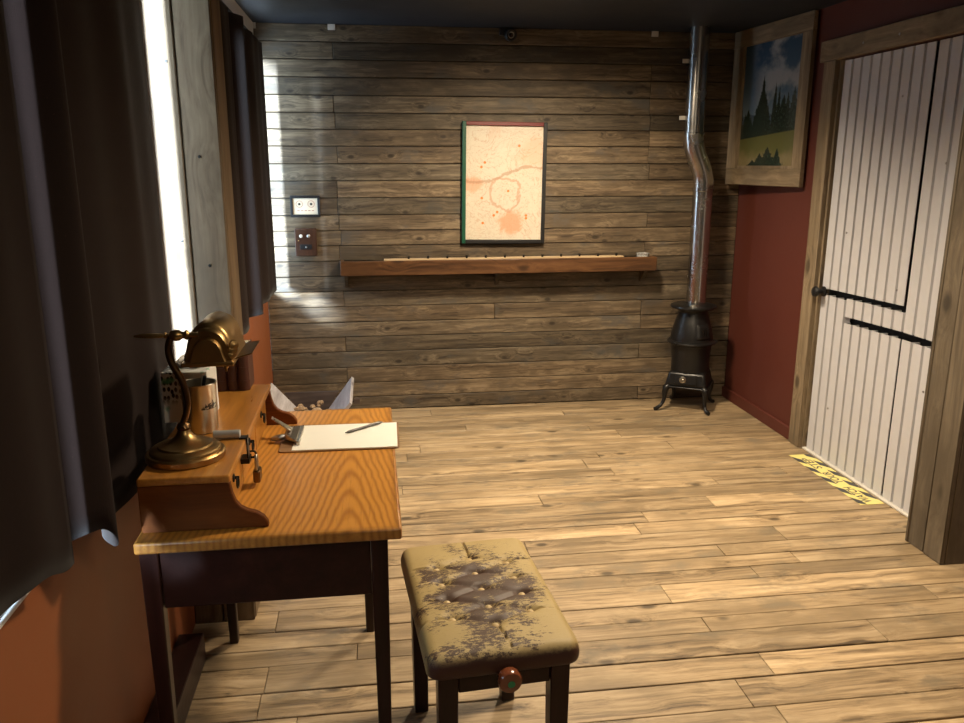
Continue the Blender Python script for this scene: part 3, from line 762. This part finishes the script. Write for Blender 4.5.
# clipboard with paper and pen
cb = thing('clipboard', 'brown clipboard with blank white sheet lying on the desk top', 'clipboard', (-.11, 2.337, ZD), R(-1.0))
b = MB(); rr = .012; pts = []
for cxx, cyy, a0 in ((.172,.120,0),(-.172,.120,90),(-.172,-.120,180),(.172,-.120,270)):
    for i in range(5):
        a = R(a0+i*22.5); pts.append((cxx-math.copysign(rr,cxx)+rr*math.cos(a), cyy-math.copysign(rr,cyy)+rr*math.sin(a), .0005))
b.prism(pts, (0,0,.0035)).build('board', M['hardboard'], cb, bevel=.0006, seg=1)
MB().box(-.135, .166, -.113, .110, .0042, .0056).build('paper_sheet', M['paper'], cb, smooth=False)
b = MB().box(-.126,-.116,-.075,.075,.0058,.018).hexa([(-.160,-.036,.012),(-.125,-.072,.012),(-.125,.072,.012),(-.160,.036,.012)],[(-.160,-.036,.028),(-.125,-.072,.019),(-.125,.072,.019),(-.160,.036,.028)])
clip = b.build('clip', M['steel'], cb, bevel=.002)
MB().hexa([(-.148,-.014,.027),(-.148,.020,.027),(-.205,.034,.060),(-.205,.014,.060)],[(-.146,-.014,.031),(-.146,.020,.031),(-.205,.034,.064),(-.205,.014,.064)]).build('clip_lever', M['steel'], clip, bevel=.0015)
MB().tube([(-.200,-.020,.010),(-.180,-.028,.016),(-.155,-.014,.016)], [.007,.010,.006], 12, sub=3).cyl((-.152,-.034,.020),(-.152,.036,.020),.008).build('clip_spring', M['dull_steel'], clip)
pn = thing('ballpoint_pen', 'slim grey pen lying across the sheet on the clipboard', 'pen', (-.100, 2.346, ZD+.0108), R(39))
MB().turned([(0,0),(.001,.001),(.0035,.012),(.0042,.015),(.0042,.060),(.0042,.135),(.003,.139),(.002,.146),(0,.146)], (0,0,0), (1,0,0), 16).build('barrel', M['pen'], pn)
MB().box(.095,.135,-.001,.001,.0042,.006).build('pocket_clip', M['steel'], pn)

# ------------------------------------------------------------------ stool
stool = thing('piano_stool', 'worn tufted leather piano stool with dark legs beside the desk', 'stool', (.2525, 1.885, 0), R(4.2))
SW, SL = .182, .288       # half sizes
but = []
for v in (-.128, -.045, .040, .125): but += [(-.098, v), (.098, v)]
for v in (-.170, -.088, -.003, .082, .165): but.append((0, v))
segs = []
for (ax_, ay_) in but:
    for (bx_, by_) in but:
        if abs(ax_) < .01 and abs(bx_) > .05 and abs(ay_-by_) < .055: segs.append((ax_, ay_, bx_, by_))
for (ax_, ay_) in but:
    if abs(ax_) > .05: segs.append((ax_, ay_, math.copysign(SW*1.0, ax_), ay_*1.05))
segs += [(0,-.17,.02,-.30), (0,.165,0,.30)]
def sdist(px, py, s):
    ax_, ay_, bx_, by_ = s; dx, dy = bx_-ax_, by_-ay_
    t = max(0, min(1, ((px-ax_)*dx+(py-ay_)*dy)/(dx*dx+dy*dy)))
    return math.hypot(px-ax_-t*dx, py-ay_-t*dy), t
ZS0, ZS1 = .466, .522
def top_h(x, y):
    e = (1-abs(x/SW)**4)*(1-abs(y/SL)**4)
    h = ZS1 + .012*e
    for (bx_, by_) in but:
        d2 = (x-bx_)**2+(y-by_)**2
        h -= .012*math.exp(-d2/(2*.012**2))
    dm = 9; edge = 1
    for s in segs:
        d, t = sdist(x, y, s)
        outer = abs(s[2]) > .15 or abs(s[3]) > .28
        k = (1-t)*.6 if outer else 1
        dm = min(dm, d/max(k, .12))
    h -= .007*math.exp(-(dm/.007)**2)
    return h
b = MB(); NU, NV = 76, 116
def sx(u):  # denser towards the rounded rim
    return math.sin((u-.5)*PI*.96)/math.sin(.5*PI*.96)
def cush(u, v):
    a, c = (u-.5)*2, (v-.5)*2
    x, y = a*SW, c*SL
    # round the plan corners
    rim = max(abs(a), abs(c))
    rx = ry = .035
    ox = max(0, abs(x)-(SW-rx)); oy = max(0, abs(y)-(SL-ry))
    L = math.hypot(ox, oy)
    if ox > 0 and oy > 0 and L > 1e-9:
        m = max(ox, oy)/L
        x = math.copysign(SW-rx+ox*m, x); y = math.copysign(SL-ry+oy*m, y)
    dd = min(SW-abs(a*SW), SL-abs(c*SL))
    h = top_h(x, y)
    rr_ = .026
    if dd < rr_:
        h -= rr_*(1-math.sqrt(max(0, 1-(1-dd/rr_)**2)))
    return (x, y, h)
g = b.grid(cush, NU, NV)
# skirt
loop = [g[i][0] for i in range(NU+1)]+[g[NU][j] for j in range(1,NV+1)]+[g[i][NV] for i in range(NU-1,-1,-1)]+[g[0][j] for j in range(NV-1,0,-1)]
prev = loop
for (kk, zz) in ((1.003, ZS0+.024), (1.002, ZS0+.014), (.994, ZS0+.005), (.975, ZS0)):
    row = [b.bm.verts.new((v.co.x*kk, v.co.y*kk, zz)) for v in loop]
    for i in range(len(loop)): b.bm.faces.new([prev[i], prev[(i+1)%len(loop)], row[(i+1)%len(loop)], row[i]])
    prev = row
b.bm.faces.new(prev)
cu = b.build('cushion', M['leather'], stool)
for (bx_, by_) in but:
    MB().ball((bx_, by_, top_h(bx_, by_)+.0045), .0095, (1,1,.6), 14).build('button', M['leather_btn'] if 'leather_btn' in M else M['leather'], cu)
for sx_ in (-1, 1):
    for sy in (-1, 1):
        x0 = sx_*.133; y0 = sy*.250
        b = MB(); h = .0235
        b.hexa([(x0-h*.85,y0-h*.85,0),(x0+h*.85,y0-h*.85,0),(x0+h*.85,y0+h*.85,0),(x0-h*.85,y0+h*.85,0)],[(x0-h,y0-h,ZS0-.001),(x0+h,y0-h,ZS0-.001),(x0+h,y0+h,ZS0-.001),(x0-h,y0+h,ZS0-.001)])
        b.build('leg', M['dark_wood'], stool, bevel=.003)
for (x0,x1,y0,y1) in ((-.109,.109,-.268,-.246),(-.109,.109,.246,.268)): MB().box(x0,x1,y0,y1,.418,ZS0-.001).build('apron', M['dark_wood_y'], stool, bevel=.003)
for (x0,x1,y0,y1) in ((-.151,-.129,-.226,.226),(.129,.151,-.226,.226)): MB().box(x0,x1,y0,y1,.418,ZS0-.001).build('apron', M['dark_wood_y'], stool, bevel=.003)
kn = MB().turned([(0,0),(.012,0),(.012,.012),(.024,.016),(.028,.024),(.028,.040),(.025,.046),(.015,.048),(0,.048)], (.003,-.268,.462), (0,-1,-.05), 32).build('adjusting_knob', M['knob_wood'], stool)
MB().turned([(0,0),(.0085,0),(.0085,.0008),(0,.001)], (.004,-.3163,.4585), (0,-1,-.05), 24).build('sticker', M['green_dot'], kn)

# ------------------------------------------------------------------ stove
sxc, syc = 2.082, 5.01
stove = thing('pot_belly_stove', 'black cast-iron pot-belly stove in the far right corner with a metal flue', 'stove', (sxc, syc, 0))
MB().lathe([(0,.262),(.124,.262),(.122,.30),(.124,.36),(.130,.42),(.137,.438),(.156,.446),(.158,.455),(.150,.464),(.139,.468),(.136,.495),(.126,.545),(.111,.595),(.098,.632),(.094,.652),(.104,.668),(.142,.678),(.148,.686),(.146,.696),(.120,.703),(.07,.705),(0,.705)], seg=56).build('stove_body', M['cast_iron'], stove)
th0 = R(-76)
cor = [(.195*math.cos(th0+i*PI/2), .195*math.sin(th0+i*PI/2)) for i in range(4)]
corT = [(.165*math.cos(th0+i*PI/2), .165*math.sin(th0+i*PI/2)) for i in range(4)]
def sq(cs, z): return [(x, y, z) for x, y in cs]
b = MB().hexa(sq(cor, .165), sq(corT, .262)); 
MBx = b.build('stove_base', M['cast_iron'], stove, bevel=.018, seg=3)
b = MB().prism(sq([(x*1.04, y*1.04) for x, y in cor], .155), (0,0,.012)); b.build('base_rim', M['cast_iron'], stove, bevel=.006)
for i in range(4):
    a = th0+i*PI/2; cx_, sy_ = math.cos(a), math.sin(a)
    f = lambda r_, z_: (r_*cx_, r_*sy_, z_)
    fr_ = (.234, .215, .192, .262)[i]; k_ = fr_-.234
    b = MB().tube([f(.150,.165), f(.178,.150), f(.182+.2*k_,.115), f(.180+.4*k_,.070), f(.192+.7*k_,.035), f(fr_-.016,.016), f(fr_,.013)], [.024,.022,.018,.0125,.0115,.0125,.012], 14, sub=5)
    b.build('leg', M['cast_iron'], stove)
# ash door with bright vent on the face between the near and the left corner
a = th0-PI/4
nx, ny = math.cos(a), math.sin(a); dist = .195*math.cos(PI/4)
tx, ty = -ny, nx
def fp(u, z, o): 
    dd = dist - (z-.165)*.215 + o
    return (nx*dd+tx*u, ny*dd+ty*u, z)
b = MB().hexa([fp(-.075,.185,.0),fp(.075,.185,.0),fp(.075,.185,.008),fp(-.075,.185,.008)],[fp(-.068,.25,.0),fp(.068,.25,.0),fp(.068,.25,.008),fp(-.068,.25,.008)])
ad = b.build('ash_door', M['cast_iron'], stove, bevel=.004)
b = MB().turned([(0,0),(.021,0),(.022,.004),(.016,.009),(.013,.006),(.006,.006),(.005,.016),(0,.018)], fp(-.02,.216,.008), (nx,ny,.2), 24)
b.build('vent', M['steel'], ad)
# fire door on the belly, facing the room
a2 = R(-88)
b = MB()
def bel(u, v):
    ang = a2 + R(26)*(u*2-1)+R(14); z = .485+.10*v
    r_ = .137-(z-.485)*.27
    r_ += .008*min(1, 8*min(u,1-u,v,1-v))
    return (r_*math.cos(ang), r_*math.sin(ang), z)
b.grid(bel, 14, 10); fd = b.build('fire_door', M['cast_iron'], stove, solid=.003)
b = MB()
for k in range(3):
    ang = a2+R(4+9*k); b.box(-.003,.003,-.146,-.140,.51,.56, Matrix.Rotation(ang+PI/2,4,'Z'))
b.build('grille', M['iron_black'], fd)
for ang in (-150, -20): 
    b = MB().turned([(0,0),(.012,0),(.012,.012),(.006,.02),(0,.021)], (.15*math.cos(R(ang)), .15*math.sin(R(ang)), .455), (math.cos(R(ang)),math.sin(R(ang)),0), 14); b.build('ring_lug', M['cast_iron'], stove)
MB().ball((-.03,-.09,.703), .022, (1.5,.6,.3), 16).build('lid_lifter', M['steel'], stove)
# flue
px0, py0 = .026, .03
px1 = -.058
RP = .063
fl_ = MB().cyl((px0,py0,.700),(px0,py0,1.425),RP,seg=32)
fl_.lathe([(.0,1.425),(RP,1.425),(RP+.004,1.430),(RP+.004,1.445),(RP,1.45),(0,1.45)], (px0,py0,0), 32)
fl_.build('flue_pipe', M['galv'], stove)
el = MB()
path = [(px0,py0,1.448),(px0,py0,1.49),(px0-.012,py0,1.545),(px0-.034,py0,1.595),(px1+.028,py0,1.645),(px1+.008,py0,1.70),(px1,py0,1.755),(px1,py0,1.775)]
el.tube(path, [RP+.001,RP+.001,RP-.001,RP+.002,RP-.001,RP+.001,RP,RP+.002], 32)
el.build('flue_elbow', M['galv'], stove, smooth=True)
up = MB().lathe([(0,1.772),(RP+.003,1.772),(RP+.003,1.785),(RP-.001,1.788),(RP-.001,ZC-.001),(0,ZC-.001)], (px1,py0,0), 32)
up.build('flue_pipe', M['galv'], stove)
for zz in (1.875, 2.21):
    br = MB().box(px1-RP-.036, px1-RP+.004, py0-.004, py0+.004, zz-.012, zz+.012)
    MB().lathe([(RP+.0005,zz-.012),(RP+.002,zz-.012),(RP+.002,zz+.012),(RP+.0005,zz+.012)], (px1,py0,0), 32).build('pipe_band', M['galv'], stove)
    br.build('pipe_bracket', M['pale'], stove)
    MB().box(px1-.006, px1+.006, py0+RP, YB-syc-.0045, zz-.010, zz+.010).build('wall_stay', M['iron_black'], stove)

# ------------------------------------------------------------------ back wall fittings
# shelf
shf = thing('wall_shelf', 'long red-brown wooden shelf on the back wall under the framed map', 'shelf', (.82, YB-.004, .915))
MB().box(-1.02, 1.02, -.118, -.0005, 0, .02).build('shelf_board', M['shelf'], shf, bevel=.002)
MB().box(-1.022, 1.022, -.138, -.1185, 0, .092).build('front_board', M['shelf'], shf, bevel=.004)
for xe in (-1.022, 1.002): MB().box(xe,xe+.02,-.118,-.0005,.0205,.088).build('end_board', M['shelf'], shf, bevel=.002)
for x in (-.99, -.02, .965):
    MB().prism([(x-.011,-.0005,0),(x-.011,-.095,0),(x-.011,-.09,-.012),(x-.011,-.02,-.085),(x-.011,-.0005,-.09)], (.022,0,0)).build('bracket', M['wall_boards'], shf, bevel=.002)
lt = thing('notched_lath', 'pale notched wooden lath resting along the wall shelf', 'lath', (.825, YB-.085, .9355))
MB().box(-.755, .80, -.03, .03, 0, .078).build('lath_strip', M['lath'], lt, bevel=.003)
for k in range(12):
    x = -.60 + k*.123
    MB().turned([(0,0),(.007,0),(.007,.012),(.0085,.013),(.0085,.017),(0,.019)], (x, -.012, .0775), (0,-.35,1), 12).build('peg', M['iron_black'], lt)
gl = thing('glass_dish', 'small clear glass dish at the right end of the wall shelf', 'dish', (1.765, YB-.075, .9355))
tg = NT('clear_glass_dish'); m_ = tg.done((.9,.9,.88), .05, 0, **{'Transmission Weight': .8}); 
MB().lathe([(0,0),(.03,0),(.036,.006),(.042,.085),(.046,.088),(.042,.092),(.038,.085),(.032,.012),(0,.008)], seg=28).build('bowl', m_, gl)
MB().ball((.005,0,.02), .012, (1.3,1,1), 12).build('stopper', M['pale'], gl)

# framed map
mp = thing('framed_map', 'framed map with green, red and black frame sides on the back wall', 'map', (.845, YB-.004, 1.474))
mp.rotation_euler = (0, R(.7), 0)
hw_, hh_ = .270, .378
MB().box(-hw_+.022, hw_-.022, -.016, -.011, -hh_+.022, hh_-.022).build('map_sheet', M['map'], mp, smooth=False)
MB().box(-hw_+.001, hw_-.001, -.0105, -.0005, -hh_+.001, hh_-.001).build('backing_board', M['hardboard'], mp)
for nm, mt, bx4 in (('frame_rail','green_paint',(-hw_,-hw_+.024,-hh_,hh_)), ('frame_rail','black_paint',(hw_-.024,hw_,-hh_,hh_)), ('frame_rail','red_paint',(-hw_+.0245,hw_-.0245,hh_-.024,hh_)), ('frame_rail','black_paint',(-hw_+.0245,hw_-.0245,-hh_,-hh_+.024))):
    o = MB().box(bx4[0], bx4[1], -.030, -.0005, bx4[2], bx4[3]).build(nm, M[mt], mp, bevel=.003)
    o['label'] = {'green_paint':'green left frame side','red_paint':'red top frame side','black_paint':'black frame side'}[mt]
for (u, v) in ((.69,.835),(.245,.685),(.20,.645),(.555,.435),(.21,.37),(.415,.245),(.37,.215),(.225,.145),(.80,.215),(.80,.19)):
    MB().turned([(0,0),(.0085,0),(.0085,.0008),(0,.001)], ((u-.5)*.49, -.0162, (v-.5)*.70), (0,-1,0), 14).build('marker', M['orange_dot'], mp)

# small black framed picture with two rings
sf = thing('small_framed_card', 'small black framed cream card with two ring marks at the left of the back wall', 'picture', (-.405, YB-.004, 1.340))
MB().box(-.077,.077,-.014,-.0005,-.05,.05).build('card', M['cream'], sf, smooth=False)
b = MB().box(-.091,.091,-.024,-.0005,.050,.066).box(-.091,.091,-.024,-.0005,-.066,-.050).box(-.091,-.075,-.024,-.0005,-.0499,.0499).box(.075,.091,-.024,-.0005,-.0499,.0499)
b.build('frame', M['black_paint'], sf, bevel=.002)
for x in (-.036, .036):
    b = MB(); b.tube([(x+.020*math.cos(2*PI*i/28), -.0145, .014+.020*math.sin(2*PI*i/28)) for i in range(29)], .0013, 6); b.build('ring_mark', M['rust'], sf)
    MB().turned([(0,0),(.0075,0),(.0075,.0008),(0,.001)], (x, -.0142, .014), (0,-1,0), 14).build('dot_mark', M['black_paint'], sf)
b = MB()
for k in range(5): b.box(-.05+.022*k, -.035+.022*k, -.0148, -.0141, -.028, -.024)
b.build('caption_line', M['rust'], sf, smooth=False)

# red-brown control box
rb = thing('wall_box', 'red-brown wooden box with two knobs on the back wall below the small framed card', 'wall box', (-.41, YB-.004, 1.12))
MB().box(-.066,.066,-.05,-.0005,-.085,.085).build('box_body', M['red_box'], rb, bevel=.004)
MB().turned([(0,0),(.011,0),(.010,.010),(.006,.013),(0,.014)], (-.028,-.05,.040), (0,-1,0), 16).build('knob', M['pale'], rb)
MB().turned([(0,0),(.011,0),(.010,.010),(.006,.013),(0,.014)], (.018,-.05,.040), (0,-1,0), 16).build('knob', M['dull_steel'], rb)
b = MB().box(-.036,.036,-.054,-.0505,-.042,-.012); b.build('slot_plate', M['black_paint'], rb, bevel=.001)
MB().ball((.002,-.056,-.028), .006).build('button', M['dull_steel'], rb)
MB().ball((-.044,-.0515,.012), .004).build('indicator', M['brass'], rb)

# security camera near the ceiling
sc_ = thing('security_camera', 'small black camera with ring lens high on the back wall', 'camera', (.865, YB-.004, 2.365))
MB().box(-.055,-.015,-.028,-.0005,-.006,.034).build('mount', M['black_paint'], sc_, bevel=.004)
MB().turned([(0,0),(.036,0),(.038,.006),(.036,.032),(.030,.038),(.026,.036),(.0,.034)], (.010,-.012,.0), (.1,-1,-.2), 28).cyl((-.018,-.012,.012),(.012,-.016,.004),.012).build('housing', M['black_paint'], sc_)
b = MB(); c0 = Vector((.0137,-.0485,-.0073)); 
ax = Vector((.1,-1,-.2)).normalized(); e1 = ax.cross(Vector((0,0,1))).normalized(); e2 = e1.cross(ax)
b.tube([c0+e1*(.0165*math.cos(2*PI*i/24))+e2*(.0165*math.sin(2*PI*i/24)) for i in range(25)], .0028, 8); b.build('lens_ring', M['dull_steel'], sc_)
MB().turned([(0,0),(.012,0),(.008,.004),(0,.005)], c0-ax*.002, ax, 18).build('lens', M['lens'], sc_)
for i, (x, lab) in enumerate(((-.66,'tiny pale clip at the back wall top by the far curtain'), (-.20,'tiny pale clip at the back wall top above the wall box'), (1.80,'tiny pale clip at the back wall top left of the flue'))):
    o = MB().box(x-.022, x+.022, YB-.012, YB-.0042, ZC-.034, ZC-.0005).build('wall_clip', M['pale'], bevel=.002)
    tag(o, lab, 'clip', 'clips along the top of the back wall')

# ------------------------------------------------------------------ landscape picture in its wooden frame
# stands a little proud of the wall at the corner end
A = Vector((2.325, 5.175, 0)); Bp = Vector((2.405, 4.372, 0))
dv = (Bp-A); LW = dv.length; ang = math.atan2(dv.y, dv.x)
pic = thing('landscape_picture', 'framed landscape print of firs and meadow high on the red wall', 'picture', ((A.x+Bp.x)/2, (A.y+Bp.y)/2, 1.934), ang)
# local: +x along the picture to the viewer's right, -y into the room
hwp, hhp = LW/2, .466
ins = .118
insr = .088
MB().box(-hwp+ins-.02, hwp-insr+.02, .006, .010, -.375, .375).build('print', M['landscape'], pic, smooth=False)
for (x0,x1,z0,z1,mt) in ((-hwp,-hwp+ins,-hhp+.1005,hhp-.1005,'trim'),(hwp-insr,hwp,-hhp+.1005,hhp-.1005,'trim'),(-hwp,hwp,-hhp,-hhp+.10,'trimx'),(-hwp,hwp,hhp-.10,hhp,'trimx')):
    if 'trimx' not in M: M['trimx'] = wood('weathered_trim_wood_across', (.10,.072,.043), (.205,.152,.093), (.30,.23,.148), 'x', rough=.6, tone=(.85,1.05), spec=.3)
    MB().box(x0,x1,-.012,.014,z0,z1).build('frame_board', M[mt], pic, bevel=.002)
b = MB().box(-hwp+ins-.0, hwp-insr+.0, -.004, .0055, -hhp+.1005, -hhp+.118).box(hwp-insr-.014, hwp-insr, -.004,.0055,-hhp+.1185,hhp-.1005)
b.build('inner_bead', M['trim'], pic)

# ------------------------------------------------------------------ hazard tape with lettering
tp = thing('hazard_tape', 'yellow and black warning tape on the floor in front of the metal door', 'tape', (2.353, 3.68, .0006))
TW, TL_ = .062, .345
MB().box(-TW, TW, -TL_, TL_, 0, .0008).build('tape_strip', M['yellow'], tp, smooth=False)
for side in (-1, 1):
    for k in range(5):
        y0 = -TL_ + .02 + k*.142
        w0, w1 = (TW-.034, TW) 
        xa_, xb_ = (-w1, -w0) if side < 0 else (w0, w1)
        s0 = 0 if side < 0 else .075
        d0 = .06
        pts = [(xa_, y0+s0, .0009), (xb_, y0+s0-.05, .0009), (xb_, min(TL_, y0+s0-.05+.075), .0009), (xa_, min(TL_, y0+s0+.075), .0009)]
        pts = [(x, max(-TL_, min(TL_, y)), z) for x, y, z in pts]
        MB().prism(pts, (0,0,.0003)).build('chevron', M['tape_black'], tp, smooth=False)
for word, yc, wl in (('WATCH', -.225, .19), ('YOUR', .0, .155), ('STEP', .205, .155)):
    cu_ = bpy.data.curves.new('tape_text', 'FONT'); cu_.body = word; cu_.align_x = 'CENTER'; cu_.align_y = 'CENTER'; cu_.size = .082; cu_.extrude = .0002; cu_.offset = .001
    tmp = bpy.data.objects.new('tape_text_source', cu_); COL.objects.link(tmp)
    bpy.context.view_layer.update()
    me = bpy.data.meshes.new_from_object(tmp.evaluated_get(bpy.context.evaluated_depsgraph_get()))
    bpy.data.objects.remove(tmp)
    tx_ = bpy.data.objects.new('lettering', me); COL.objects.link(tx_); me.materials.clear(); me.materials.append(M['tape_black'])
    tx_.parent = tp; tx_.location = (0, yc, .0012); tx_.rotation_euler = (0, 0, R(90))
    xs_ = [v.co.x for v in me.vertices]; tx_.scale = (wl/(max(xs_)-min(xs_)), .75, 1)

# ------------------------------------------------------------------ wooden trough in the far left corner
ty0 = 4.83
tr = thing('wooden_trough', 'grey V-shaped wooden trough on the floor in the far left corner', 'trough', (-.395, ty0, 0))
L_ = .55
def slab(p_bot, p_top, th):
    (xb, zb), (xt, zt) = p_bot, p_top
    d = Vector((xt-xb, 0, zt-zb)).normalized(); nrm = Vector((-d.z, 0, d.x))*th
    return [(xb, 0, zb), (xt, 0, zt), (xt+nrm.x, 0, zt+nrm.z), (xb+nrm.x, 0, zb+nrm.z)]
MB().prism(slab((-.065,.12), (-.235,.315), .018), (0,-L_,0)).build('side_board', M['crate'], tr, bevel=.002)
MB().prism(slab((.085,.12), (.245,.335), -.018), (0,-L_,0)).build('side_board', M['crate'], tr, bevel=.002)
MB().prism([(-.065,.0005,.12),(.085,.0005,.12),(.165,.0005,.245),(-.165,.0005,.245)], (0,.018,0)).build('end_board', M['crate_dark'], tr, bevel=.002)
MB().prism([(-.065,-L_-.0185,.12),(.085,-L_-.0185,.12),(.165,-L_-.0185,.245),(-.165,-L_-.0185,.245)], (0,.018,0)).build('end_board', M['crate_dark'], tr, bevel=.002)
MB().box(-.085,.105,-L_,.0,.10,.1195).build('bottom_board', M['crate_dark'], tr, bevel=.002)
for yy in (-.03, -L_+.0):
    MB().box(-.15,-.11,yy,yy+.03,0,.105).box(.13,.17,yy,yy+.03,0,.105).box(-.15,.17,yy,yy+.03,.06,.0995).build('stand', M['crate_dark'], tr, bevel=.002)
MB().box(.255,.29,-.04,-.01,.17,.20).box(.19,.256,-.035,-.015,.178,.192).build('side_peg', M['crate_dark'], tr)
r3 = random.Random(5); husks = MB()
for k in range(70):
    c = (r3.uniform(-.09,.115), r3.uniform(-L_+.03,-.03), .135+r3.uniform(0,.055))
    husks.ball(c, r3.uniform(.012,.024), (r3.uniform(.7,1.6), r3.uniform(.7,1.4), r3.uniform(.5,1)), 8)
h = husks.build('dry_litter', M['husk'])
h.location = (-.395, ty0, 0)
tag(h, 'heap of dry tan wood litter lying in the grey trough', 'litter', kind='stuff')

# ------------------------------------------------------------------ light
w = bpy.data.worlds.new('sky'); scene.world = w; w.use_nodes = True
bg = w.node_tree.nodes['Background']; bg.inputs[0].default_value = (.62, .82, 1.0, 1); bg.inputs[1].default_value = 9.0
for (a, c) in (W1, W2):
    l = bpy.data.lights.new('window_portal', 'AREA'); l.shape = 'RECTANGLE'; l.size = WZ1-WZ0; l.size_y = c-a; l.cycles.is_portal = True
    o = bpy.data.objects.new('window_portal', l); COL.objects.link(o); o.location = (XL-.08, (a+c)/2, (WZ0+WZ1)/2); o.rotation_euler = (0, R(-90), 0)
def spot(loc, target, power, size, blend=1.0, rad=.13, col=(1,.81,.57)):
    l = bpy.data.lights.new('ceiling_spot', 'SPOT'); l.energy = power; l.spot_size = R(size); l.spot_blend = blend; l.shadow_soft_size = rad; l.color = col
    o = bpy.data.objects.new('ceiling_spot', l); COL.objects.link(o); o.location = loc
    o.rotation_euler = (Vector(target)-Vector(loc)).to_track_quat('-Z', 'Y').to_euler()
    return o
spot((1.0, 3.95, 2.36), (.95, 4.45, 0), 315, 152, .9)
spot((1.25, 2.45, 2.38), (1.1, 2.35, 0), 315, 152, .9)

sl = bpy.data.lights.new('daylight_sun', 'SUN'); sl.energy = 75; sl.angle = R(6); sl.color = (.66, .83, 1.0)
so = bpy.data.objects.new('daylight_sun', sl); COL.objects.link(so); so.location = (-6, -8, 6)
so.rotation_euler = Vector((.20, 1, -.10)).to_track_quat('-Z', 'Y').to_euler()

spot((.9, -.1, 2.38), (.6, .9, 0), 55, 158, .85)
# ------------------------------------------------------------------ camera
cam = bpy.data.cameras.new('camera'); co = bpy.data.objects.new('camera', cam); COL.objects.link(co)
co.location = (0, 0, 1.6); co.rotation_euler = (R(90-13.8), 0, R(-7.7))
cam.sensor_width = 36; cam.lens = 807/964*36; cam.clip_start = .02
scene.camera = co
vs = scene.view_settings
vs.view_transform = 'Standard'; vs.look = 'None'; vs.gamma = 1; vs.use_curve_mapping = False; vs.exposure = 0.2
